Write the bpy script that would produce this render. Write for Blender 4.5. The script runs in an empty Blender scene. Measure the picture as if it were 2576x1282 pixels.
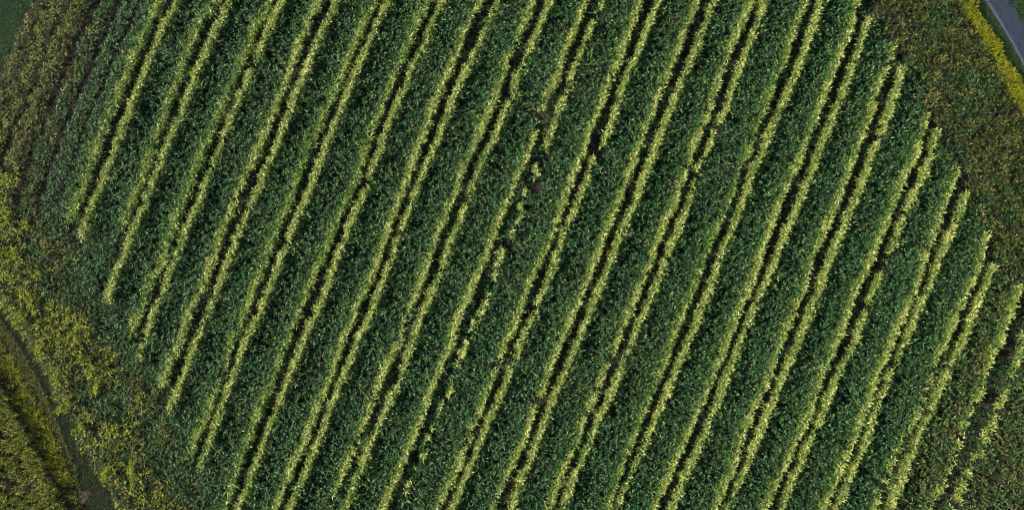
# Crop field seen from a drone: twin bright rows along the wheel tracks, dark
# green beds between them, weedy headlands, a lane, a grass track and a grain field.
import bpy, math
import numpy as np

rng = np.random.default_rng(7)
sc = bpy.context.scene
R = math.radians

# ------------------------------------------------------------------ plan frame
# Plan positions were read off the photograph in plan units (u to the right,
# v downwards, 2575 x 1282 over the frame) and turned into metres here.
UW, UH = 2575.0, 1282.0
HFOV = R(60.0)
CAM_H = 86.0
TILT = R(2.9)
CAM_Y = -CAM_H * math.tan(TILT)
KF = math.tan(HFOV / 2) / (UW / 2)


def to_world(u, v, z=0.0):
    """Plan units -> metres on the level z."""
    u = np.asarray(u, float); v = np.asarray(v, float)
    x = (u - UW / 2) * KF; y = -(v - UH / 2) * KF
    c, s = math.cos(TILT), math.sin(TILT)
    dy = y * c + s
    dz = y * s - c
    t = (z - CAM_H) / dz
    return x * t, CAM_Y + dy * t


def to_plan(x, y, z=0.0):
    c, s = math.cos(TILT), math.sin(TILT)
    ry = y - CAM_Y; rz = z - CAM_H
    yc = ry * c + rz * s
    d = -(-ry * s + rz * c) if False else (ry * s - rz * c)
    return UW / 2 + (x / d) / KF, UH / 2 - (yc / d) / KF


# ------------------------------------------------------------------ helpers
def tag(o, label=None, cat=None, group=None, kind=None):
    if label: o['label'] = label
    if cat: o['category'] = cat
    if group: o['group'] = group
    if kind: o['kind'] = kind
    return o


def mesh_obj(name, verts, tris, mat, parent=None, origin=(0, 0, 0), smooth=False):
    """verts (n,3), faces (m,k) -> one mesh object."""
    verts = np.asarray(verts, np.float32) - np.asarray(origin, np.float32)
    tris = np.asarray(tris, np.int32)
    k = tris.shape[1]
    me = bpy.data.meshes.new(name)
    me.vertices.add(len(verts)); me.vertices.foreach_set('co', verts.ravel())
    me.loops.add(tris.size); me.loops.foreach_set('vertex_index', tris.ravel())
    me.polygons.add(len(tris))
    me.polygons.foreach_set('loop_start', np.arange(0, tris.size, k, dtype=np.int32))
    me.update(calc_edges=True)
    me.materials.append(mat)
    if smooth:
        me.polygons.foreach_set('use_smooth', np.ones(len(tris), bool))
    o = bpy.data.objects.new(name, me)
    sc.collection.objects.link(o)
    if parent is not None:
        o.parent = parent
    o.location = origin if parent is None else (0, 0, 0)
    return o


def empty(name, loc):
    o = bpy.data.objects.new(name, None)
    o.empty_display_size = 0.3
    sc.collection.objects.link(o); o.location = loc
    return o


def leaf_verts(P, az, el, L, W, droop):
    """n pointed leaves, bent at the middle: (4n,3) verts and (2n,3) triangles."""
    n = len(P)
    ca, sa = np.cos(az), np.sin(az)
    d1 = np.stack([ca * np.cos(el), sa * np.cos(el), np.sin(el)], 1)
    e2 = el - droop
    d2 = np.stack([ca * np.cos(e2), sa * np.cos(e2), np.sin(e2)], 1)
    tw = rng.normal(0, 0.35, n)
    side = np.stack([-sa * np.cos(tw), ca * np.cos(tw), np.sin(tw)], 1)
    mid = P + d1 * (0.5 * L)[:, None]
    tip = mid + d2 * (0.5 * L)[:, None]
    V = np.stack([P, mid + side * (W / 2)[:, None], tip, mid - side * (W / 2)[:, None]], 1)
    b = (np.arange(n) * 4)[:, None]
    T = np.concatenate([b + [0, 1, 3], b + [1, 2, 3]], 1).reshape(-1, 3)
    return V.reshape(-1, 3), T


def plants(x, y, h, k, L, W, el=(10, 55), droop=(20, 60), base=0.45, spread=0.05):
    """k leaves radiating from every plant at (x, y), top leaves near height h."""
    n = len(x)
    x = np.repeat(x, k); y = np.repeat(y, k); h = np.repeat(np.broadcast_to(h, (n,)), k)
    m = n * k
    az = np.repeat(rng.uniform(0, 2 * np.pi, n), k) + np.tile(np.arange(k) * 2.4, n) + rng.normal(0, 0.35, m)
    lev = np.clip(np.tile(np.linspace(base, 1.0, k), n) + rng.normal(0, 0.08, m), 0.2, 1.05)
    e = R(1) * (el[0] + (el[1] - el[0]) * np.clip(lev * rng.uniform(0.4, 1.2, m), 0, 1))
    Ls = L * rng.uniform(0.65, 1.3, m)
    z = np.maximum(h * lev - Ls * 0.3, 0.02)
    P = np.stack([x + rng.normal(0, spread, m), y + rng.normal(0, spread, m), z], 1)
    return leaf_verts(P, az, e, Ls, W * rng.uniform(0.7, 1.3, m),
                      R(1) * rng.uniform(droop[0], droop[1], m))


def merge(parts):
    V, T, o = [], [], 0
    for v, t in parts:
        V.append(v); T.append(t + o); o += len(v)
    return np.concatenate(V), np.concatenate(T)


_perm = rng.uniform(0, 1, (64, 64))
def vnoise(x, y, s):
    """smooth value noise 0..1 over metres, cell size s."""
    x = np.asarray(x) / s + 500.0; y = np.asarray(y) / s + 500.0
    i = np.floor(x).astype(int); j = np.floor(y).astype(int)
    fx = x - i; fy = y - j
    fx = fx * fx * (3 - 2 * fx); fy = fy * fy * (3 - 2 * fy)
    g = lambda a, b: _perm[a % 64, b % 64]
    return (g(i, j) * (1 - fx) + g(i + 1, j) * fx) * (1 - fy) + (g(i, j + 1) * (1 - fx) + g(i + 1, j + 1) * fx) * fy


# ------------------------------------------------------------------ materials
def leaf_mat(name, cols, rough=0.5, trans=0.3, noise_cols=None, noise_scale=0.35, noise_lo=0.45, noise_hi=0.62, spec=0.18):
    """Leaves: each leaf its own tint (random per island); optional second tint in patches."""
    m = bpy.data.materials.new(name); m.use_nodes = True
    nt = m.node_tree; N = nt.nodes; Lk = nt.links
    N.clear()
    out = N.new('ShaderNodeOutputMaterial')
    geo = N.new('ShaderNodeNewGeometry')

    def ramp(cs):
        r = N.new('ShaderNodeValToRGB')
        el = r.color_ramp.elements
        while len(el) < len(cs): el.new(0.5)
        for i, (p, c) in enumerate(cs):
            el[i].position = p; el[i].color = (*c, 1)
        Lk.new(geo.outputs['Random Per Island'], r.inputs[0])
        return r
    a = ramp(cols)
    col = a.outputs[0]
    if noise_cols:
        b = ramp(noise_cols)
        nz = N.new('ShaderNodeTexNoise'); nz.inputs['Scale'].default_value = noise_scale
        nz.inputs['Detail'].default_value = 3
        Lk.new(geo.outputs['Position'], nz.inputs['Vector'])
        mr = N.new('ShaderNodeMapRange'); mr.inputs[1].default_value = noise_lo; mr.inputs[2].default_value = noise_hi
        Lk.new(nz.outputs[0], mr.inputs[0])
        mx = N.new('ShaderNodeMix'); mx.data_type = 'RGBA'
        Lk.new(mr.outputs[0], mx.inputs[0]); Lk.new(col, mx.inputs[6]); Lk.new(b.outputs[0], mx.inputs[7])
        col = mx.outputs[2]
    bs = N.new('ShaderNodeBsdfPrincipled')
    bs.inputs['Roughness'].default_value = rough
    bs.inputs['Specular IOR Level'].default_value = spec
    Lk.new(col, bs.inputs['Base Color'])
    tr = N.new('ShaderNodeBsdfTranslucent')
    hs = N.new('ShaderNodeHueSaturation'); hs.inputs['Hue'].default_value = 0.485; hs.inputs['Value'].default_value = 1.15
    Lk.new(col, hs.inputs['Color']); Lk.new(hs.outputs[0], tr.inputs['Color'])
    mix = N.new('ShaderNodeMixShader'); mix.inputs[0].default_value = trans
    Lk.new(bs.outputs[0], mix.inputs[1]); Lk.new(tr.outputs[0], mix.inputs[2])
    Lk.new(mix.outputs[0], out.inputs['Surface'])
    return m


def ground_mat(name, c1, c2, scale=1.5, rough=0.95, bump=0.3, c3=None, fine=20.0):
    m = bpy.data.materials.new(name); m.use_nodes = True
    nt = m.node_tree; N = nt.nodes; Lk = nt.links
    bs = N['Principled BSDF']; bs.inputs['Roughness'].default_value = rough
    bs.inputs['Specular IOR Level'].default_value = 0.2
    geo = N.new('ShaderNodeNewGeometry')
    n1 = N.new('ShaderNodeTexNoise'); n1.inputs['Scale'].default_value = scale; n1.inputs['Detail'].default_value = 6
    n2 = N.new('ShaderNodeTexNoise'); n2.inputs['Scale'].default_value = fine; n2.inputs['Detail'].default_value = 4
    Lk.new(geo.outputs['Position'], n1.inputs['Vector']); Lk.new(geo.outputs['Position'], n2.inputs['Vector'])
    r = N.new('ShaderNodeValToRGB')
    r.color_ramp.elements[0].position = 0.35; r.color_ramp.elements[0].color = (*c1, 1)
    r.color_ramp.elements[1].position = 0.68; r.color_ramp.elements[1].color = (*c2, 1)
    add = N.new('ShaderNodeMath'); add.operation = 'ADD'
    mul = N.new('ShaderNodeMath'); mul.operation = 'MULTIPLY_ADD'; mul.inputs[1].default_value = 0.6; mul.inputs[2].default_value = -0.3
    Lk.new(n2.outputs[0], mul.inputs[0]); Lk.new(mul.outputs[0], add.inputs[0]); Lk.new(n1.outputs[0], add.inputs[1])
    Lk.new(add.outputs[0], r.inputs[0]); Lk.new(r.outputs[0], bs.inputs['Base Color'])
    bp = N.new('ShaderNodeBump'); bp.inputs['Strength'].default_value = bump; bp.inputs['Distance'].default_value = 0.05
    Lk.new(n2.outputs[0], bp.inputs['Height']); Lk.new(bp.outputs[0], bs.inputs['Normal'])
    return m


M = {}
M['bed'] = leaf_mat('bed_leaves', [(0.0, (0.008, 0.038, 0.014)), (0.35, (0.025, 0.086, 0.031)), (0.75, (0.054, 0.140, 0.047)), (0.93, (0.098, 0.185, 0.060)), (1.0, (0.22, 0.28, 0.10))],  # palest tints at the ramp end are painted leaf glints
                    rough=0.6, trans=0.22, spec=0.2, noise_cols=[(0.0, (0.018, 0.052, 0.016)), (0.6, (0.050, 0.110, 0.032)), (0.95, (0.11, 0.155, 0.05)), (1.0, (0.15, 0.11, 0.05))],
                    noise_scale=0.2, noise_lo=0.46, noise_hi=0.70)
M['rough_bed'] = leaf_mat('rough_bed_leaves', [(0.0, (0.02, 0.05, 0.018)), (0.5, (0.055, 0.11, 0.032)), (0.85, (0.12, 0.17, 0.05)), (1.0, (0.24, 0.26, 0.09))],
                    rough=0.5, trans=0.25, noise_cols=[(0.0, (0.04, 0.06, 0.018)), (0.6, (0.12, 0.13, 0.035)), (1.0, (0.22, 0.20, 0.06))], noise_scale=0.5, noise_lo=0.5, noise_hi=0.66)
M['olive'] = leaf_mat('olive_weeds', [(0.0, (0.05, 0.08, 0.018)), (0.5, (0.12, 0.15, 0.032)), (0.9, (0.21, 0.22, 0.05)), (1.0, (0.26, 0.2, 0.08))], rough=0.55, trans=0.3)
M['row'] = leaf_mat('row_leaves', [(0.0, (0.09, 0.18, 0.035)), (0.4, (0.25, 0.33, 0.065)), (0.8, (0.41, 0.46, 0.11)), (1.0, (0.50, 0.51, 0.18))],
                    rough=0.5, trans=0.38, spec=0.25, noise_cols=[(0.0, (0.05, 0.13, 0.03)), (0.5, (0.17, 0.27, 0.055)), (1.0, (0.36, 0.41, 0.11))],
                    noise_scale=0.3, noise_lo=0.48, noise_hi=0.66)
M['row_green'] = leaf_mat('row_green_leaves', [(0.0, (0.04, 0.11, 0.025)), (0.5, (0.10, 0.20, 0.04)), (0.9, (0.24, 0.33, 0.07)), (1.0, (0.36, 0.40, 0.11))],
                          rough=0.5, trans=0.35, spec=0.25, noise_cols=[(0.0, (0.08, 0.16, 0.03)), (0.5, (0.20, 0.29, 0.05)), (1.0, (0.34, 0.40, 0.09))],
                          noise_scale=0.35, noise_lo=0.40, noise_hi=0.58)
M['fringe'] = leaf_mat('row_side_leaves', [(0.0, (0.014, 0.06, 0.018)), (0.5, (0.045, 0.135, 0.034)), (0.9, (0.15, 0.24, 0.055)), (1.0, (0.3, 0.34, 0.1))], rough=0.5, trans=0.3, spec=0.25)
M['tip'] = leaf_mat('painted_gloss_tips', [(0.0, (0.38, 0.42, 0.16)), (0.6, (0.54, 0.55, 0.22)), (1.0, (0.66, 0.63, 0.34))], rough=0.45, trans=0.3)  # pale colour stands in for sun gloss on the upper leaves
M['weed'] = leaf_mat('headland_weeds', [(0.0, (0.014, 0.038, 0.010)), (0.5, (0.042, 0.072, 0.016)), (0.9, (0.105, 0.125, 0.028)), (1.0, (0.17, 0.15, 0.05))],
                     rough=0.6, trans=0.25, noise_cols=[(0.0, (0.036, 0.030, 0.011)), (0.5, (0.080, 0.064, 0.020)), (0.9, (0.14, 0.115, 0.036)), (1.0, (0.2, 0.13, 0.06))],
                     noise_scale=0.5, noise_lo=0.52, noise_hi=0.72)
M['green_weed'] = leaf_mat('green_weeds', [(0.0, (0.012, 0.042, 0.014)), (0.5, (0.032, 0.082, 0.024)), (0.9, (0.075, 0.14, 0.035)), (1.0, (0.18, 0.21, 0.06))],
                           rough=0.5, trans=0.25, noise_cols=[(0.0, (0.06, 0.09, 0.02)), (0.5, (0.13, 0.15, 0.03)), (1.0, (0.2, 0.2, 0.05))],
                           noise_scale=0.4, noise_lo=0.52, noise_hi=0.66)
M['yellow'] = leaf_mat('yellow_weeds', [(0.0, (0.09, 0.15, 0.015)), (0.5, (0.22, 0.29, 0.025)), (0.9, (0.38, 0.41, 0.05)), (1.0, (0.46, 0.40, 0.09))], rough=0.55, trans=0.35)
M['verge'] = leaf_mat('verge_grass', [(0.0, (0.11, 0.15, 0.01)), (0.5, (0.27, 0.30, 0.012)), (1.0, (0.44, 0.42, 0.03))], rough=0.55, trans=0.35,
                      noise_cols=[(0.0, (0.07, 0.12, 0.012)), (1.0, (0.22, 0.24, 0.03))], noise_scale=0.6, noise_lo=0.5, noise_hi=0.7)
M['mown'] = leaf_mat('mown_grass', [(0.0, (0.012, 0.035, 0.012)), (0.6, (0.025, 0.065, 0.02)), (1.0, (0.05, 0.10, 0.025))], rough=0.6, trans=0.15)
M['trackgrass'] = leaf_mat('track_grass', [(0.0, (0.008, 0.026, 0.008)), (0.6, (0.018, 0.052, 0.014)), (1.0, (0.05, 0.085, 0.02))], rough=0.6, trans=0.15)
M['grain'] = leaf_mat('grain_leaves', [(0.0, (0.07, 0.11, 0.018)), (0.5, (0.19, 0.24, 0.04)), (0.9, (0.34, 0.37, 0.08)), (1.0, (0.44, 0.43, 0.13))], rough=0.5, trans=0.3)
M['ear'] = leaf_mat('grain_ears', [(0.0, (0.26, 0.28, 0.07)), (1.0, (0.48, 0.47, 0.16))], rough=0.6, trans=0.2)
M['soil'] = ground_mat('dark_soil', (0.016, 0.016, 0.010), (0.032, 0.028, 0.018), 1.2)
M['meadow'] = ground_mat('mown_meadow', (0.012, 0.032, 0.012), (0.028, 0.055, 0.02), 0.7, fine=9)
M['asphalt'] = ground_mat('asphalt', (0.022, 0.031, 0.054), (0.034, 0.044, 0.071), 2.5, rough=0.85, bump=0.15, fine=60)
def add_cracks(m):
    nt = m.node_tree; N = nt.nodes; Lk = nt.links
    bs = N['Principled BSDF']; src = bs.inputs['Base Color'].links[0].from_socket
    geo = N.new('ShaderNodeNewGeometry')
    nz = N.new('ShaderNodeTexNoise'); nz.inputs['Scale'].default_value = 1.6
    Lk.new(geo.outputs['Position'], nz.inputs['Vector'])
    mx = N.new('ShaderNodeMix'); mx.data_type = 'VECTOR'; mx.inputs[0].default_value = 0.35
    Lk.new(geo.outputs['Position'], mx.inputs[4]); Lk.new(nz.outputs['Color'], mx.inputs[5])
    vo = N.new('ShaderNodeTexVoronoi'); vo.feature = 'DISTANCE_TO_EDGE'; vo.inputs['Scale'].default_value = 0.9
    Lk.new(mx.outputs[1], vo.inputs['Vector'])
    lt = N.new('ShaderNodeMath'); lt.operation = 'LESS_THAN'; lt.inputs[1].default_value = 0.009
    Lk.new(vo.outputs['Distance'], lt.inputs[0])
    c = N.new('ShaderNodeMix'); c.data_type = 'RGBA'; c.inputs[7].default_value = (0.012, 0.013, 0.016, 1)
    f = N.new('ShaderNodeMath'); f.operation = 'MULTIPLY'; f.inputs[1].default_value = 0.4
    Lk.new(lt.outputs[0], f.inputs[0]); Lk.new(f.outputs[0], c.inputs[0]); Lk.new(src, c.inputs[6])
    Lk.new(c.outputs[2], bs.inputs['Base Color'])
add_cracks(M['asphalt'])
M['edge'] = ground_mat('worn_concrete_edge', (0.055, 0.066, 0.09), (0.08, 0.092, 0.118), 3.0, rough=0.85, bump=0.1, fine=40)
M['rut'] = ground_mat('track_earth', (0.014, 0.018, 0.009), (0.040, 0.036, 0.022), 1.5, bump=0.5)
M['pink'] = ground_mat('pink_gravel', (0.07, 0.05, 0.042), (0.15, 0.11, 0.095), 6, bump=0.6)
M['shade_line'] = ground_mat('shadow_line_dark', (0.012, 0.010, 0.008), (0.025, 0.02, 0.015), 8)  # near-black, takes the place of a thin shadow

# ------------------------------------------------------------------ plan of the rows
# (points down the row, gaps (v0, v1, density), half width in metres, green?)
ROWS = {
 'A1': ([(400,0),(350,105),(305,215),(265,300),(225,415),(192,505),(172,560)], [], .42, 1),
 'A2': ([(443,0),(410,65),(380,135),(345,225),(310,310),(280,390),(245,475),(220,540),(200,607)], [], .30, 0),
 'B1': ([(545,0),(510,40),(470,125),(435,220),(400,320),(378,385),(350,460),(327,510),(305,580)], [], .45, 1),
 'B2': ([(575,0),(550,55),(515,130),(485,200),(460,270),(435,330),(405,400),(380,465),(355,530),(330,590),(308,645),(285,701),(266,758)], [], .30, 0),
 'C1': ([(680,0),(635,85),(600,170),(560,260),(530,330),(500,400),(470,475),(445,540),(425,600),(405,666),(375,716),(353,771),(335,821),(328,862)], [], .45, 1),
 'C2': ([(711,0),(684,50),(650,130),(592,262),(555,355),(520,440),(500,500),(475,560),(447,625),(430,671),(405,736),(380,796),(360,856),(343,908)], [], .30, 0),
 'D1': ([(804,0),(769,65),(744,130),(719,195),(689,270),(669,325),(644,380),(615,440),(585,505),(555,585),(530,661),(500,731),(475,791),(450,856),(425,916),(402,970)], [], .42, 0),
 'D2': ([(844,0),(819,55),(794,110),(764,190),(734,260),(709,325),(689,375),(659,440),(640,490),(618,535),(590,605),(570,666),(540,736),(515,796),(490,856),(470,916),(445,976),(418,1040)], [], .28, 0),
 'E1': ([(944,0),(914,55),(889,115),(859,185),(829,250),(804,310),(779,365),(754,420),(729,490),(704,555),(679,615),(655,680),(630,746),(603,810),(570,896),(545,966),(515,1041),(490,1101),(472,1155)], [], .42, 1),
 'E2': ([(979,0),(949,55),(924,110),(899,170),(874,235),(849,290),(829,345),(804,405),(784,465),(759,520),(734,575),(714,630),(696,676),(669,741),(640,806),(620,850),(600,906),(570,981),(550,1041),(530,1101),(505,1160),(493,1185)], [], .28, 0),
 'F1': ([(1079,0),(1054,45),(1029,100),(1004,160),(979,220),(954,280),(934,325),(919,375),(899,435),(879,485),(849,545),(819,620),(799,666),(774,721),(754,776),(729,836),(704,901),(679,961),(654,1016),(635,1081),(610,1141),(585,1201),(565,1282)], [], .36, 1),
 'F2': ([(1114,0),(1089,45),(1069,100),(1044,150),(1024,195),(999,255),(974,315),(954,375),(928,445),(909,495),(884,550),(859,615),(839,671),(814,736),(784,806),(764,851),(739,911),(714,976),(689,1041),(669,1086),(650,1146),(622,1210),(597,1282)], [(455,470,.1)], .28, 0),
 'G1': ([(1209,0),(1184,40),(1159,100),(1134,165),(1109,220),(1084,280),(1064,340),(1044,390),(1029,435),(1004,495),(984,550),(964,610),(949,651),(929,701),(899,761),(874,826),(844,901),(824,961),(799,1021),(774,1081),(744,1146),(714,1221),(690,1282)], [], .30, 0),
 'G2': ([(1249,0),(1229,45),(1204,105),(1174,175),(1144,235),(1119,300),(1094,360),(1074,410),(1049,465),(1029,525),(1009,570),(989,625),(974,671),(949,741),(924,806),(899,856),(874,916),(849,976),(829,1031),(799,1106),(774,1166),(749,1226),(728,1282)], [], .26, 0),
 'H1': ([(1342,0),(1317,55),(1292,115),(1274,150),(1249,235),(1219,300),(1189,370),(1159,435),(1139,495),(1114,555),(1089,615),(1074,665),(1060,705),(1039,751),(1014,816),(992,880),(969,916),(950,970),(924,1031),(905,1080),(884,1141),(855,1205),(825,1275)], [(775,870,.25),(975,1020,.2),(1085,1300,.4)], .28, 0),
 'H2': ([(1386,0),(1352,70),(1327,135),(1297,200),(1279,260),(1244,345),(1214,400),(1184,480),(1164,540),(1139,595),(1119,651),(1094,716),(1064,786),(1039,851),(1014,921),(990,986),(954,1066),(934,1106),(909,1171),(884,1236),(868,1282)], [(215,290,.45),(480,520,.3),(670,740,.5),(930,985,.4)], .30, 0),
 'I1': ([(1472,0),(1447,75),(1417,140),(1397,200),(1372,250),(1352,290),(1342,345),(1322,400),(1297,455),(1270,515),(1249,565),(1230,620),(1220,651),(1194,706),(1169,761),(1149,811),(1134,866),(1109,921),(1084,981),(1064,1036),(1039,1096),(1014,1161),(994,1206),(965,1275)], [(235,330,.25),(455,505,.2)], .28, 0),
 'I2': ([(1512,10),(1487,65),(1462,130),(1437,195),(1412,265),(1387,320),(1372,370),(1347,425),(1317,490),(1305,545),(1283,594),(1252,659),(1230,730),(1205,800),(1174,866),(1130,960),(1109,1018),(1070,1110),(1045,1170),(1010,1260)], [(20,55,.1),(80,120,.3),(140,180,.35),(200,245,.35),(275,300,.4),(368,640,.0),(640,1300,.1)], .24, 0),
 'J1': ([(1612,0),(1592,45),(1577,95),(1557,150),(1532,205),(1507,270),(1482,325),(1467,375),(1447,425),(1427,480),(1407,530),(1392,580),(1372,625),(1357,656),(1332,706),(1312,766),(1292,816),(1272,866),(1257,900),(1239,951),(1214,1011),(1194,1066),(1164,1141),(1149,1181),(1114,1246),(1095,1290)], [(178,190,.2),(390,402,.2),(898,930,.05),(1070,1130,.25),(1200,1300,.5)], .27, 0),
 'J2': ([(1657,0),(1632,50),(1612,110),(1587,165),(1567,215),(1547,280),(1527,335),(1510,372),(1487,410),(1472,465),(1447,525),(1422,575),(1402,630),(1392,671),(1367,726),(1352,761),(1332,811),(1312,856),(1297,891),(1274,956),(1249,1011),(1219,1081),(1199,1136),(1174,1191),(1154,1241),(1135,1290)], [(362,398,.03),(765,790,.2),(893,925,.1)], .25, 0),
 'K1': ([(1752,0),(1732,50),(1707,115),(1682,180),(1657,235),(1637,290),(1617,340),(1597,400),(1572,455),(1547,525),(1527,580),(1507,625),(1497,651),(1477,706),(1457,756),(1437,796),(1412,846),(1387,916),(1367,971),(1350,1010),(1337,1046),(1322,1091),(1297,1146),(1279,1181),(1254,1236),(1235,1290)], [(710,725,.2),(845,860,.3),(992,1025,.1),(1240,1300,.4)], .26, 0),
 'K2': ([(1792,0),(1767,70),(1747,130),(1722,185),(1697,245),(1677,295),(1657,355),(1632,410),(1612,465),(1592,520),(1567,575),(1547,625),(1532,666),(1512,721),(1487,776),(1467,826),(1442,881),(1422,936),(1397,986),(1377,1041),(1352,1106),(1327,1166),(1302,1226),(1285,1282)], [(222,240,.2)], .30, 0),
 'L1': ([(1889,0),(1862,65),(1837,120),(1817,180),(1797,235),(1777,300),(1757,335),(1737,395),(1712,465),(1692,520),(1667,570),(1647,625),(1637,656),(1612,716),(1592,766),(1567,821),(1542,885),(1517,941),(1487,1011),(1462,1066),(1447,1111),(1422,1171),(1397,1231),(1380,1282)], [(306,320,.1),(893,918,.1),(965,985,.2),(1025,1045,.2)], .28, 0),
 'L2': ([(1925,0),(1892,85),(1867,160),(1842,215),(1827,265),(1807,308),(1782,370),(1757,425),(1732,505),(1712,560),(1687,615),(1672,656),(1652,716),(1627,771),(1607,806),(1587,861),(1562,926),(1532,1006),(1507,1051),(1487,1101),(1462,1156),(1437,1216),(1410,1282)], [(312,352,.12),(380,410,.3),(432,490,.12),(865,880,.3)], .26, 0),
 'M1': ([(2026,0),(2011,45),(1986,105),(1971,160),(1951,195),(1931,250),(1907,310),(1882,380),(1862,425),(1842,480),(1822,530),(1802,570),(1782,620),(1762,671),(1747,716),(1722,776),(1697,836),(1667,921),(1642,986),(1617,1041),(1592,1096),(1567,1161),(1547,1221),(1525,1282)], [(330,372,.35),(405,440,.4),(500,560,.45),(690,710,.3)], .23, 1),
 'M2': ([(2063,0),(2046,65),(2026,115),(2006,175),(1986,225),(1961,275),(1936,335),(1915,385),(1897,420),(1877,480),(1857,540),(1822,615),(1802,671),(1782,736),(1757,791),(1732,856),(1707,911),(1687,966),(1657,1036),(1627,1106),(1597,1171),(1567,1241),(1550,1282)], [], .27, 0),
 'N1': ([(2153,0),(2141,75),(2116,125),(2091,190),(2071,245),(2046,310),(2021,370),(1996,435),(1966,495),(1946,545),(1925,605),(1902,676),(1877,741),(1857,791),(1832,846),(1807,911),(1782,976),(1757,1031),(1732,1086),(1702,1151),(1672,1216),(1645,1282)], [], .26, 0),
 'N2': ([(2186,40),(2166,100),(2146,165),(2126,215),(2101,280),(2076,340),(2056,390),(2041,435),(2016,495),(1991,555),(1966,610),(1948,660),(1922,716),(1892,786),(1862,856),(1837,926),(1812,991),(1787,1051),(1757,1126),(1722,1196),(1692,1282)], [(148,162,.1)], .27, 0),
 'O1': ([(2251,110),(2236,165),(2211,215),(2191,280),(2171,345),(2146,400),(2121,470),(2101,520),(2076,575),(2051,625),(2041,661),(2026,716),(2006,766),(1991,801),(1971,846),(1951,896),(1931,956),(1912,996),(1887,1041),(1862,1116),(1837,1186),(1807,1256),(1797,1282)], [(148,160,.1)], .26, 0),
 'O2': ([(2273,165),(2256,225),(2236,285),(2211,350),(2186,410),(2166,470),(2136,540),(2116,585),(2093,640),(2061,731),(2031,801),(2006,861),(1976,931),(1951,991),(1929,1045),(1892,1136),(1867,1196),(1825,1282)], [], .28, 0),
 'P1': ([(2333,280),(2316,350),(2291,410),(2266,465),(2241,520),(2226,565),(2206,615),(2191,656),(2166,701),(2141,761),(2121,821),(2096,876),(2071,936),(2046,1001),(2026,1061),(2001,1116),(1971,1176),(1940,1240),(1920,1290)], [(770,785,.3),(1182,1196,.1)], .27, 0),
 'P2': ([(2358,325),(2336,410),(2316,455),(2286,515),(2268,560),(2241,625),(2216,691),(2186,756),(2170,800),(2151,856),(2126,901),(2101,961),(2076,1016),(2051,1081),(2021,1146),(1991,1216),(1965,1282)], [(526,545,.0),(635,680,.05),(765,782,.0)], .30, 0),
 'Q1': ([(2416,420),(2391,470),(2371,530),(2351,580),(2331,635),(2306,716),(2281,771),(2256,826),(2231,886),(2206,941),(2186,1006),(2161,1066),(2141,1126),(2106,1196),(2072,1282)], [(1030,1045,.2)], .27, 0),
 'Q2': ([(2433,480),(2411,540),(2396,580),(2371,630),(2356,671),(2331,736),(2306,786),(2281,851),(2256,906),(2231,951),(2212,1005),(2190,1066),(2171,1131),(2141,1191),(2098,1282)], [(545,565,.2),(905,930,.25),(958,1040,.3)], .28, 0),
 'R1': ([(2483,585),(2466,666),(2436,731),(2406,791),(2380,856),(2352,915),(2331,981),(2298,1060),(2270,1110),(2240,1170),(2200,1275)], [(925,1300,.3)], .27, 0),
 'R2': ([(2503,665),(2471,736),(2441,801),(2421,861),(2391,916),(2366,971),(2336,1041),(2301,1121),(2276,1186),(2245,1260)], [], .30, 0),
 'S1': ([(2568,718),(2546,776),(2526,841),(2496,901),(2461,1001),(2431,1056),(2411,1121),(2380,1200),(2345,1275)], [(910,980,.3),(1005,1300,.3)], .33, 0),
 'S2': ([(2580,830),(2552,930),(2516,1020),(2478,1105),(2440,1185),(2400,1280)], [(830,1300,.3)], .34, 0),
}
PAIRS = 'ABCDEFGHIJKLMNOPQRS'
ORD = ['first', 'second', 'third', 'fourth', 'fifth', 'sixth', 'seventh', 'eighth', 'ninth', 'tenth', 'eleventh', 'twelfth',
       'thirteenth', 'fourteenth', 'fifteenth', 'sixteenth', 'seventeenth', 'eighteenth', 'nineteenth', 'twentieth']
VMIN, VMAX = -230.0, 1500.0


def row_u(key, v):
    """u of a row at v, run on straight past its traced ends."""
    pts = ROWS[key][0]
    u = np.array([p[0] for p in pts], float); w = np.array([p[1] for p in pts], float)
    v = np.asarray(v, float)
    r = np.interp(v, w, u)
    sl = (u[-1] - u[0]) / (w[-1] - w[0])
    r = np.where(v < w[0], u[0] + sl * (v - w[0]), r)
    return np.where(v > w[-1], u[-1] + sl * (v - w[-1]), r)


def u_left(v):   # where the rows end at the left headland
    return 200 + 0.507 * (v - 605)


def u_right(v):  # where they end at the right headland
    return 2196 + 0.553 * (v - 40)


LEFT_TRACK = [(-130, 560), (0, 770), (25, 799), (62, 853), (95, 910), (128, 960), (150, 1017), (181, 1063), (206, 1124), (243, 1186), (276, 1248), (300, 1290), (400, 1480)]
def u_poly(poly, v):
    w = [p[1] for p in poly]; u = [p[0] for p in poly]
    return np.interp(v, w, u)

DARK_L = [(-165, 560), (0, 800), (41, 861), (78, 919), (111, 984), (136, 1042), (165, 1112), (185, 1165), (200, 1219), (216, 1282), (300, 1480)]
RUT2 = [(-190, 560), (-40, 790), (16, 869), (62, 951), (95, 1017), (132, 1079), (160, 1137), (180, 1200), (205, 1282), (290, 1480)]
BROWN = [(-230, 560), (-90, 800), (8, 960), (53, 1042), (95, 1116), (128, 1186), (165, 1250), (182, 1290), (270, 1480)]
VERGE_L = [(2290, -230), (2416, 0), (2445, 51), (2471, 96), (2489, 132), (2507, 169), (2540, 225), (2578, 285), (2720, 520), (2950, 900)]
VERGE_R = [(2330, -230), (2453, 0), (2471, 41), (2488, 71), (2509, 106), (2523, 132), (2547, 172), (2575, 215), (2770, 530), (3000, 900)]
ROAD_L = [(2350, -230), (2476, 0), (2517, 65), (2551, 124), (2575, 169), (2790, 530), (3010, 900)]
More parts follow.
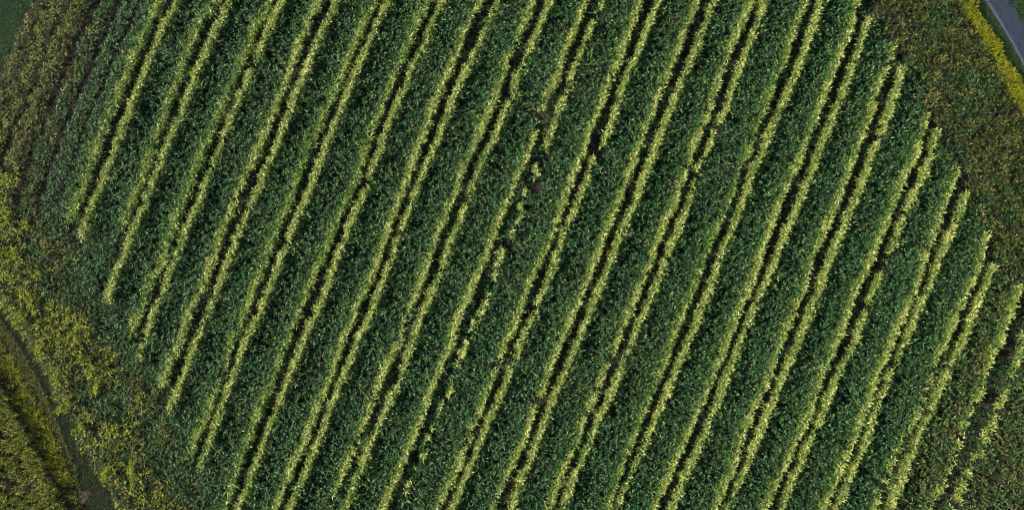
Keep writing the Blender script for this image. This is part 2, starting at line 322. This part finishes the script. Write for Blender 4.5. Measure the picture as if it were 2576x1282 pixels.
ROAD_R = [(2390, -260), (2540, 0), (2575, 53), (2860, 530), (3080, 900)]
MEADOW = [(180, -230), (82, 0), (56, 44), (37, 93), (15, 137), (0, 171), (-130, 430)]

# ------------------------------------------------------------------ setting: sheets
def grid_sheet(name, uv_left, uv_right, z, mat, kind='structure', n=60, v0=None, v1=None, wob=0.0):
    v0 = uv_left[0][1] if v0 is None else v0; v1 = uv_left[-1][1] if v1 is None else v1
    v = np.linspace(v0, v1, n)
    ul = u_poly(uv_left, v) + rng.normal(0, wob, n); ur = u_poly(uv_right, v) + rng.normal(0, wob, n)
    xl, yl = to_world(ul, v); xr, yr = to_world(ur, v)
    m = 6
    V = []
    for k in range(m + 1):
        f = k / m
        V.append(np.stack([xl + (xr - xl) * f, yl + (yr - yl) * f, np.full(n, z)], 1))
    V = np.stack(V, 1).reshape(-1, 3)
    F = []
    for i in range(n - 1):
        for k in range(m):
            a = i * (m + 1) + k
            F.append((a, a + m + 1, a + m + 2, a + 1))
    o = mesh_obj(name, V, F, mat)
    me = o.data
    if me.polygons[0].normal.z < 0:
        me.flip_normals()
    o['kind'] = kind
    return o


S = 1500.0
g = mesh_obj('ground', [(-S, -S, 0), (S, -S, 0), (S, S, 0), (-S, S, 0)], [(0, 1, 2, 3)], M['soil'])
tag(g, 'dark brown soil under the crop', 'ground', kind='structure')
o = grid_sheet('lane', ROAD_L, ROAD_R, 0.030, M['asphalt'], v0=-230, v1=880)
tag(o, 'narrow grey asphalt lane crossing the upper right corner', 'lane')
EDGE = [(u + 8, v) for u, v in ROAD_L]
o = grid_sheet('lane_edge', ROAD_L, EDGE, 0.036, M['edge'], v0=-230, v1=880)
tag(o, 'pale worn strip along the near edge of the grey lane', 'road edge')
o = grid_sheet('grass_ground', VERGE_L, ROAD_L, 0.012, M['meadow'], v0=-230, v1=880)
tag(o, 'dark mown grass between yellow verge and grey lane', 'grass strip')
o = grid_sheet('meadow', ROAD_R, [(u + 700, v) for u, v in ROAD_R], 0.012, M['meadow'], v0=-230, v1=880)
tag(o, 'dark green meadow beyond the grey lane', 'meadow')
o = grid_sheet('meadow', [(-900, -230), (-900, 430)], MEADOW, 0.012, M['meadow'], v0=-230, v1=425)
tag(o, 'dark green meadow in the upper left corner', 'meadow')
o = grid_sheet('track', BROWN, LEFT_TRACK, 0.010, M['rut'], v0=570, v1=1470)
tag(o, 'overgrown earth track running along the left headland', 'track')
px_, py_ = to_world(207, 1250)
ang = np.linspace(0, 2 * np.pi, 28, endpoint=False)
rr = 0.55 * (1 + 0.28 * np.sin(3 * ang + 1) + rng.normal(0, 0.07, 28))
V = np.concatenate([[[px_, py_, 0.05]], np.stack([px_ + rr * np.cos(ang) * .75, py_ + rr * np.sin(ang) * 1.5, np.full(28, 0.018)], 1)])
o = mesh_obj('gravel_patch', V, [(0, 1 + i, 1 + (i + 1) % 28) for i in range(28)], M['pink'])
tag(o, 'small pinkish bare gravel patch on the grass track', 'gravel', kind='structure')

# ------------------------------------------------------------------ scatter over the plan
X0, X1, Y0, Y1 = -60.0, 60.0, -35.0, 34.0


def scatter(dens, x0=X0, x1=X1, y0=Y0, y1=Y1):
    """jittered grid of points, dens per square metre"""
    s = 1 / math.sqrt(dens)
    gx, gy = np.meshgrid(np.arange(x0, x1, s), np.arange(y0, y1, s))
    x = gx.ravel() + rng.uniform(-.5, .5, gx.size) * s * 1.3
    y = gy.ravel() + rng.uniform(-.5, .5, gx.size) * s * 1.3
    return x, y


HB = 0.62     # bed height
x, y = scatter(9.5)
u, v = to_plan(x, y, HB)
wob = (vnoise(x, y, 2.5) - .5) * 60
soft = rng.normal(0, 20, len(x))
infield = (u > u_left(v) - 25 + wob + soft) & (u < u_right(v) + 18 + wob + soft) & (v > VMIN) & (v < VMAX)
edge_u = {k: row_u(k, v) for k in ROWS}
hole = np.zeros(len(x), bool)
hs = .45 + 1.1 * vnoise(x, y + 21, .6)
for hu, hv, hr in [(1283, 617, 14), (1345, 455, 16), (1330, 470, 12), (1430, 225, 9), (1512, 380, 13), (1780, 322, 14), (1460, 178, 9),
                   (2162, 770, 13), (2262, 537, 12), (1260, 912, 11), (1150, 905, 14), (1075, 1085, 16), (1175, 1130, 13), (1205, 740, 13),
                   (2330, 1160, 11), (2480, 1010, 11), (2500, 1200, 15), (2420, 1150, 10), (1360, 1010, 11), (1240, 700, 9), (1222, 760, 10),
                   (2535, 1160, 11), (2465, 1255, 12), (1030, 880, 9), (985, 960, 12)]:
    hole |= ((u - hu) ** 2 + ((v - hv) * .8) ** 2) < (hr * hs * np.where((hu < 1480) & (hu > 1000), 1.1, .9)) ** 2
thin = rng.uniform(0, 1, len(x)) < 0.93
bed_masks = []
fill = .75 * vnoise(x + 13, y + 5, .9) + .25 * rng.uniform(0, 1, len(x))
# bed left of the first pair
fur = edge_u['A1'] - 100
m = (u < edge_u['A1'] - 14) & (u > fur + 4) & infield & ~((np.abs(u - fur - 48) < 5))
bed_masks.append(m)
for a, b in zip(PAIRS[:-1], PAIRS[1:]):
    m = (u > edge_u[a + '2'] + 9) & (u < edge_u[b + '1'] - 4) & infield & ~hole & thin
    if a in 'HIQRS':       # worn-out rows: the bed has grown into part of the corridor
        v0 = {'H': 760, 'I': 330, 'Q': 930, 'R': 900, 'S': 700}[a]
        c0 = edge_u[a + '1'] + 7
        m |= (u > c0) & (u <= edge_u[a + '2'] + 9) & infield & ~hole & (v + wob * 2 > v0) & (fill < .62)
    bed_masks.append(m)
bed_masks.append((u > edge_u['S2'] + 9) & infield & ~hole & thin)
taken = np.zeros(len(x), bool)
for i, m in enumerate(bed_masks):
    m = m & ~taken; taken |= m
    if m.sum() < 30: continue
    hh = HB * (0.68 + 0.45 * vnoise(x[m], y[m], 1.1)) * rng.uniform(.6, 1.25, m.sum())
    V, T = plants(x[m], y[m], hh, 8, 0.34, 0.105, el=(0, 60), spread=0.04)
    ox, oy = float(x[m].mean()), float(y[m].mean())
    o = mesh_obj('crop_bed', V, T, M['rough_bed' if i >= len(bed_masks) - 2 else 'bed'], origin=(ox, oy, 0))
    if i == 0: lab = 'dark green crop bed along the left headland, outside the first twin rows'
    elif i == len(bed_masks) - 1: lab = 'dark green crop bed in the lower right corner, outside the last twin rows'
    else: lab = 'dense dark green crop bed between the %s and %s twin rows from the left' % (ORD[i - 1], ORD[i])
    tag(o, lab, 'crop bed', 'dark green crop beds between the twin rows')

# ------------------------------------------------------------------ the bright rows
HR = 0.95


def row_points(key, per_m):
    pts, gaps, hw, green = ROWS[key]
    p = np.array(pts, float)
    d = (p[-1] - p[0]); d /= np.hypot(*d)
    if p[0, 1] < 12: p = np.concatenate([[p[0] - d * 240], p])          # runs on past the frame
    if p[-1, 1] > 1255: p = np.concatenate([p, [p[-1] + d * 240]])
    xw, yw = to_world(p[:, 0], p[:, 1], HR * .85)
    seg = np.hypot(np.diff(xw), np.diff(yw)); s = np.concatenate([[0], np.cumsum(seg)])
    n = int(s[-1] * per_m)
    t = np.sort(rng.uniform(0, s[-1], n))
    x = np.interp(t, s, xw); y = np.interp(t, s, yw); vv = np.interp(t, s, p[:, 1])
    keep = np.ones(n)
    for g0, g1, dn in gaps:
        keep = np.where((vv > g0) & (vv < g1), np.minimum(keep, dn), keep)
    # uneven stand: stronger and weaker stretches
    vig = .6 * vnoise(x + 37.0 * (ord(key[0]) - 60), y * 1.0 + 11 * int(key[1]), 0.75) + .4 * vnoise(x + 5, y + 17 * (ord(key[0]) - 60), 2.6)
    vig = np.clip((vig - .5) * 1.6 + .5, 0, 1)
    keep *= np.clip(0.3 + 1.1 * vig, 0, 1)
    ends = np.minimum(t, s[-1] - t)
    keep *= np.clip(0.35 + ends / 1.5, 0, 1)
    k = rng.uniform(0, 1, n) < keep
    return x[k], y[k], vig[k], hw, green, (xw, yw, s)


ROWTEXT = {'I2': 'broken crop row, mostly gaps', 'H1': 'patchy crop row fading out low down'}
for key in ROWS:
    x, y, vig, hw, green, (xw, yw, s) = row_points(key, 17.0)
    if len(x) < 10: continue
    hw = hw * 1.0
    lat = rng.normal(0, 0.44, len(x)) * hw * (0.5 + 0.9 * vig) + (vnoise(x * 1.0, y + 3.1, 1.3) - .5) * .18 + (vnoise(x, y, .5) - .5) * .18
    tx, ty = xw[-1] - xw[0], yw[-1] - yw[0]
    q = math.hypot(tx, ty); nx, ny = -ty / q, tx / q
    x = x + nx * lat; y = y + ny * lat
    h = HR * (0.68 + 0.45 * vig) * rng.uniform(.85, 1.1, len(x)) * np.exp(-(lat / (hw * 2.0 + .1)) ** 2)
    V, T = plants(x, y, h, 8, 0.47, 0.10, el=(0, 70), base=0.4, spread=0.06)
    fx, fy, fv, _, _, _ = row_points(key, 7.0)
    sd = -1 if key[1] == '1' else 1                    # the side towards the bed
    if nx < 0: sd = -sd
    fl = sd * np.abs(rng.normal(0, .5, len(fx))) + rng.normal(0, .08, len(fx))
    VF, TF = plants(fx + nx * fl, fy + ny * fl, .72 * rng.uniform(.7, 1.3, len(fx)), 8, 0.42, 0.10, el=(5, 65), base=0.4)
    pair = PAIRS.index(key[0]); side = 'left' if key[1] == '1' else 'right'
    root = empty('crop_row', (float(xw.mean()), float(yw.mean()), 0))
    lab = 'bright yellow-green crop row, %s row of the %s twin rows from the left' % (side, ORD[pair])
    if key == 'I2': lab = 'broken crop row of scattered plants, right row of the ninth twin rows from the left'
    if key == 'H1': lab = 'bright crop row fading out low down, left row of the eighth twin rows'
    tag(root, lab, 'crop row', 'bright crop rows along the wheel tracks')
    f = mesh_obj('foliage', V, T, M['row_green' if green else 'row'], origin=root.location, parent=root)
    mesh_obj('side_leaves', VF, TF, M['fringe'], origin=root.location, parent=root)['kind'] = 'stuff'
    # pale tip leaves at the top of the row, sun gloss painted into their colour
    k = rng.uniform(0, 1, len(x)) < (0.16 if green else 0.28)
    if k.sum() > 3:
        V, T = plants(x[k] + rng.normal(0, .05, k.sum()), y[k] + rng.normal(0, .05, k.sum()), h[k] * 1.12, 3, 0.34, 0.085, el=(0, 60), base=0.85, spread=0.07)
        mesh_obj('sun_gloss_tips', V, T, M['tip'], origin=root.location, parent=root)['kind'] = 'stuff'

# ------------------------------------------------------------------ lone plants of the broken row
LONE = [(1347, 420), (1350, 441), (1317, 487), (1308, 520), (1306, 548), (1283, 592), (1264, 632), (1251, 660), (1244, 690), (1209, 786),
        (1184, 816), (1174, 864), (1160, 890), (1129, 986), (1109, 1016), (1074, 1101), (1064, 1145), (1255, 640), (1168, 878)]
LONE = sorted(LONE, key=lambda p: p[1])
for i, (pu, pv) in enumerate(LONE):
    cx, cy = (float(a) for a in to_world(pu, pv, .6))
    n = int(rng.integers(3, 8))
    yy = rng.normal(0, .3, n)
    x = cx + rng.normal(0, .12, n) + .4 * yy; y = cy + yy
    V, T = plants(x, y, rng.uniform(.6, 1.0, n), 9, rng.uniform(.36, .5), 0.105, el=(5, 70), base=0.45)
    root = empty('crop_plant', (cx, cy, 0))
    tag(root, 'lone bright crop plant in the broken middle row, %s of them from the top' % ORD[i], 'crop plant', 'lone plants in the broken row')
    mesh_obj('foliage', V, T, M['row_green' if i % 3 == 1 else 'row'], origin=root.location, parent=root)
    V, T = plants(x[:3], y[:3], 1.02, 4, 0.32, 0.09, el=(0, 60), base=0.9)
    mesh_obj('sun_gloss_tips', V, T, M['tip'], origin=root.location, parent=root)['kind'] = 'stuff'  # top leaves with the sun gloss put into their colour

# dark tapered tube across one row, built in place of a shadow line
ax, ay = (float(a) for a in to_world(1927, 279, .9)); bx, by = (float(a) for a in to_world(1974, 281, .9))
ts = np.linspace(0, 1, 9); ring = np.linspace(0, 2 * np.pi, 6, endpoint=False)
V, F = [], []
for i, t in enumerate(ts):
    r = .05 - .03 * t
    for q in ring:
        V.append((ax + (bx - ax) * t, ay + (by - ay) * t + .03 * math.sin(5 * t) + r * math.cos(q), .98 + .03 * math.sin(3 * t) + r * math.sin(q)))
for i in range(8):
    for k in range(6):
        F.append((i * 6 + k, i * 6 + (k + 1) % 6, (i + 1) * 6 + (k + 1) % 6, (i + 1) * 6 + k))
o = mesh_obj('shadow_strip', V, F, M['shade_line'], origin=(ax, ay, .98), smooth=True)
tag(o, 'thin dark strip standing in for a shadow line across a bright crop row', 'shadow_strip')

# low growth in the wheel tracks between the twin rows
x, y = scatter(13.0)
u, v = to_plan(x, y, .2)
m = np.zeros(len(x), bool)
for p in PAIRS:
    m |= (u > row_u(p + '1', v)) & (u < row_u(p + '2', v))
m &= (u > u_left(v)) & (u < u_right(v)) & (rng.uniform(0, 1, len(x)) < 0.2 + .8 * vnoise(x, y, 1.6))
V, T = plants(x[m], y[m], rng.uniform(.1, .42, m.sum()), 7, 0.26, 0.075, el=(0, 50))
o = mesh_obj('track_growth', V, T, M['bed'])
tag(o, 'low dark growth in the wheel tracks between twin crop rows', 'low growth', kind='stuff')

# ------------------------------------------------------------------ headlands
def stuff(name, V, T, mat, label, cat):
    o = mesh_obj(name, V, T, mat)
    return tag(o, label, cat, kind='stuff')


x, y = scatter(10.0)
u, v = to_plan(x, y, .5)
wob = (vnoise(x, y, 2.0) - .5) * 60
A1 = row_u('A1', v)
soft = rng.normal(0, 16, len(x))
left = ((u < u_left(v) + wob + soft) | (u < A1 - 96)) & (u > u_poly(MEADOW, v) + 4 + wob * .15)
left &= ~((v > 560) & (u < u_poly(LEFT_TRACK, v) - 3 + wob * .12))
left &= ~((u > A1 - 100) & (v < 520))
d = A1 - u                                   # plan distance left of the first row
n1 = vnoise(x, y, 3.5); n2 = vnoise(x + 50, y, 1.2)
rnd = rng.uniform(0, 1, len(x))
furrow = (np.abs(d - 158 + (n2 - .5) * 16) < 9) | (np.abs(d - 103) < 6) | (np.abs(d - 225 + (n2 - .5) * 14) < 6)
furrow &= v < 520
keep = left & ~furrow
upper = v + (n1 - .5) * 160 < 440
near_track = (u - u_poly(LEFT_TRACK, v)) < 150 + (n1 - .5) * 170 + rng.normal(0, 25, len(x))
n4 = vnoise(x, y + 31, 0.7)
is_olive = keep & upper & ((np.abs(d - 250 + (n2 - .5) * 20) < 13) | (np.abs(d - 200 + (n2 - .5) * 20) < 15) | ((n4 > .72) & (d > 150)))
is_yel = keep & ~upper & near_track & (.55 * n2 + .45 * n4 + .3 * n1 + .75 * (rnd - .5) > 0.76)
is_olive |= keep & ~upper & near_track & ~is_yel & (.5 * n2 + .5 * n4 + .3 * n1 + .5 * (rnd - .5) > 0.50)
green_rim = upper & (d > 306)
is_weed = keep & ~is_olive & ~green_rim & (rnd > .2) & ((upper & (d > 150 + 25 * (n1 - .5))) | (~upper & near_track & ~is_yel & (n1 + .3 * rnd > .72)))
is_olive &= ~is_yel
is_green = keep & ~is_weed & ~is_yel & ~is_olive
hh = lambda mm, a: a * (0.35 + 1.1 * vnoise(x[mm], y[mm], .9)) * rng.uniform(.75, 1.25, mm.sum())
V, T = plants(x[is_green], y[is_green], hh(is_green, .6), 8, .36, .10)
stuff('green_weeds', V, T, M['green_weed'], 'dark green low weeds on the left headland', 'weeds')
V, T = plants(x[is_weed], y[is_weed], hh(is_weed, .55), 8, .34, .085)
stuff('headland_weeds', V, T, M['weed'], 'olive and brown dry weeds on the left headland', 'weeds')
V, T = plants(x[is_olive], y[is_olive], hh(is_olive, .75), 8, .36, .09)
stuff('olive_weeds', V, T, M['olive'], 'olive green weeds in bands and patches on the left headland', 'weeds')
V, T = plants(x[is_yel], y[is_yel], hh(is_yel, 1.0), 8, .36, .085, el=(10, 75))
stuff('yellow_weeds', V, T, M['yellow'], 'yellow-green weeds scattered beside the left grass track', 'weeds')

right = (u > u_right(v) + 8 + wob + soft) & (u < u_poly(VERGE_L, v) + 6 + wob * .2)
lump = vnoise(x, y, 1.0)
rk = right & (rnd < 0.42 + 1.0 * lump)
n3 = vnoise(x, y + 80, 2.2)
rg = rk & (n3 + .4 * (rnd - .5) > .52)
ro = rk & ~rg & (.6 * vnoise(x + 9, y, .8) + .4 * n3 + .3 * (rnd - .5) > .53)
rb = rk & ~rg & ~ro
V, T = plants(x[ro], y[ro], hh(ro, .7), 8, .36, .09)
stuff('olive_weeds', V, T, M['olive'], 'olive green weeds in patches on the right headland', 'weeds')
V, T = plants(x[rb], y[rb], hh(rb, .6), 8, .36, .09)
stuff('headland_weeds', V, T, M['weed'], 'olive and brown dry weeds on the right headland', 'weeds')
V, T = plants(x[rg], y[rg], hh(rg, .65), 8, .36, .095)
stuff('green_weeds', V, T, M['green_weed'], 'green weeds mixed into the right headland', 'weeds')

# yellow clumps of weeds that stand out beside the grass track
CL = [(22, 552), (66, 572), (30, 640), (92, 690), (70, 748), (58, 795), (197, 842), (97, 877), (202, 902), (140, 941), (226, 941), (241, 968),
      (176, 1010), (158, 1030), (206, 1078), (284, 1083), (262, 1190), (330, 1180)]
CL = sorted(CL, key=lambda p: p[1])
for i, (pu, pv) in enumerate(CL):
    cx, cy = (float(a) for a in to_world(pu, pv, .5))
    n = 11
    rd = np.sqrt(rng.uniform(0, 1, n)); th = rng.uniform(0, 6.28, n)
    x_ = cx + rd * np.cos(th + .8 * np.sin(th + i)) * rng.uniform(.3, .55); y_ = cy + rd * np.sin(th) * rng.uniform(.4, .8)
    V, T = plants(x_, y_, rng.uniform(.6, 1.15, n), 9, .36, .095, el=(10, 80))
    root = mesh_obj('weed_clump', V, T, M['yellow'], origin=(cx, cy, 0))
    tag(root, 'yellow weed clump beside the left grass track, %s clump from the top' % ORD[i], 'weed clump', 'yellow weed clumps on the left headland')

# verge, mown strips, meadow grass, track grass, grain
x, y = scatter(40.0, 38, 62, -5, 34)
u, v = to_plan(x, y, .4)
w2 = (vnoise(x, y, 1.2) - .5) * 16
w2 = w2 + rng.normal(0, 5, len(x))
m = (u > u_poly(VERGE_L, v) + w2) & (u < u_poly(VERGE_R, v) + w2 * .6)
V, T = plants(x[m], y[m], .5 * rng.uniform(.6, 1.2, m.sum()), 7, .4, .05, el=(30, 85), base=.35)
stuff('verge_grass', V, T, M['verge'], 'bright yellow tall grass verge beside the grey lane', 'verge grass')
m = (u > u_poly(VERGE_R, v) - 4) & (u < u_poly(ROAD_L, v) + 1 + (vnoise(x, y + 3, .8) - .5) * 7)
V, T = plants(x[m], y[m], .12 * rng.uniform(.5, 1.4, m.sum()), 7, .16, .035, el=(20, 80), base=.3)
stuff('mown_grass', V, T, M['mown'], 'short dark mown grass strip along the lane', 'grass')
m = (u > u_poly(ROAD_R, v) + (vnoise(x, y + 3, .8) - .5) * 6)
V, T = plants(x[m], y[m], .15 * rng.uniform(.5, 1.4, m.sum()), 6, .18, .04, el=(20, 80), base=.3)
stuff('mown_grass', V, T, M['mown'], 'short dark grass beyond the lane in the corner', 'grass')
x, y = scatter(30.0, -62, -40, 5, 34)
u, v = to_plan(x, y, .1)
m = (u < u_poly(MEADOW, v) + 3) & (v < 430)
V, T = plants(x[m], y[m], .15 * rng.uniform(.5, 1.4, m.sum()), 6, .18, .04, el=(20, 80), base=.3)
stuff('mown_grass', V, T, M['mown'], 'short dark grass in the upper left corner', 'grass')
x, y = scatter(40.0, -62, -34, -35, 6)
u, v = to_plan(x, y, .15)
band = (u > u_poly(DARK_L, v)) & (u < u_poly(LEFT_TRACK, v) + 2)
rut2 = np.abs(u - u_poly(RUT2, v) + (vnoise(x, y, 1.5) - .5) * 8) < 7
inside = (u > u_poly(BROWN, v) + 3 + (vnoise(x, y + 5, 1.0) - .5) * 12) & (u < u_poly(LEFT_TRACK, v)) & (v > 560)
pinkm = ((u - 207) ** 2 + (v - 1250) ** 2 * .3) < 14 ** 2
rn = rng.uniform(0, 1, len(x))
m = inside & band & (rn < .95) & ~(pinkm & (rn > .3))
V, T = plants(x[m], y[m], .14 * rng.uniform(.5, 1.4, m.sum()), 6, .18, .04, el=(20, 80), base=.3)
stuff('track_grass', V, T, M['trackgrass'], 'dark trodden grass in the wheel rut beside the left headland', 'grass')
m = inside & ~band & ~pinkm & (rn < np.where(rut2, .35, .9))
mid = m & (u > u_poly(RUT2, v))
V, T = plants(x[mid], y[mid], .22 * rng.uniform(.5, 1.4, mid.sum()), 6, .26, .045, el=(20, 80), base=.3)
stuff('track_grass', V, T, M['olive'], 'olive green grass strip between the two wheel ruts', 'grass')
ver = m & ~mid & (rn < .35 + .7 * vnoise(x, y + 9, 1.1))
vg = ver & (rng.uniform(0, 1, len(x)) < .35)
ver &= ~vg
V, T = plants(x[vg], y[vg], .35 * rng.uniform(.5, 1.4, vg.sum()), 6, .32, .05, el=(20, 80), base=.3)
stuff('verge_grass', V, T, M['olive'], 'olive grass mixed into the strip between track and grain', 'verge grass')
V, T = plants(x[ver], y[ver], .4 * rng.uniform(.5, 1.4, ver.sum()), 6, .36, .05, el=(20, 80), base=.3)
stuff('verge_grass', V, T, M['verge'], 'yellow-green grass between the track and the grain', 'verge grass')
x, y = scatter(10.0, -62, -34, -36, -4)
u, v = to_plan(x, y, .5)
m = (u < u_poly(BROWN, v) - 8) & (rng.uniform(0, 1, len(x)) < .2 + .75 * vnoise(x, y, .55) + .5 * (u > u_poly(BROWN, v) - 55)) & (v > 700)
x, y = x[m], y[m]
n = len(x)
V1, T1 = plants(x, y, rng.uniform(.75, 1.1, n), 9, .8, .06, el=(62, 88), droop=(5, 50), base=.3, spread=.05)
o = stuff('grain', V1, T1, M['grain'], 'tall green grain crop in the lower left corner', 'grain')
V2, T2 = leaf_verts(np.stack([x, y, rng.uniform(.85, 1.1, n)], 1), rng.uniform(0, 6.28, n), R(1) * rng.uniform(55, 85, n),
                    np.full(n, .28), np.full(n, .075), R(1) * rng.uniform(10, 50, n))
mesh_obj('ear', V2, T2, M['ear'], parent=o)['kind'] = 'stuff'

# ------------------------------------------------------------------ light, sky, camera
SUN_EL, SUN_AZ = 27.0, 180.0 - 8.0        # azimuth measured from +x, anticlockwise: from the left, a little from the top
w = bpy.data.worlds.new('World'); sc.world = w; w.use_nodes = True
nt = w.node_tree
sky = nt.nodes.new('ShaderNodeTexSky'); sky.sky_type = 'NISHITA'; sky.sun_disc = False
sky.sun_elevation = R(SUN_EL); sky.sun_rotation = R(90.0 - SUN_AZ)
bg = nt.nodes['Background']; bg.inputs['Strength'].default_value = 0.05
nt.links.new(sky.outputs[0], bg.inputs['Color'])
L = bpy.data.lights.new('Sun', 'SUN'); L.energy = 5.0; L.angle = R(0.5); L.color = (1.0, 0.93, 0.80)
so = bpy.data.objects.new('Sun', L); sc.collection.objects.link(so)
so.rotation_euler = (R(90 - SUN_EL), 0, R(SUN_AZ + 90.0))
so.location = (-80, 10, 60)
cam = bpy.data.cameras.new('Camera'); co = bpy.data.objects.new('Camera', cam); sc.collection.objects.link(co)
cam.sensor_fit = 'HORIZONTAL'; cam.angle = HFOV; cam.clip_end = 5000
co.location = (0, CAM_Y, CAM_H); co.rotation_euler = (TILT, 0, 0)
sc.camera = co
sc.cycles.filter_width = 1.0
sc.view_settings.view_transform = 'Standard'; sc.view_settings.look = 'None'
sc.view_settings.exposure = 1.1; sc.view_settings.gamma = 1.0
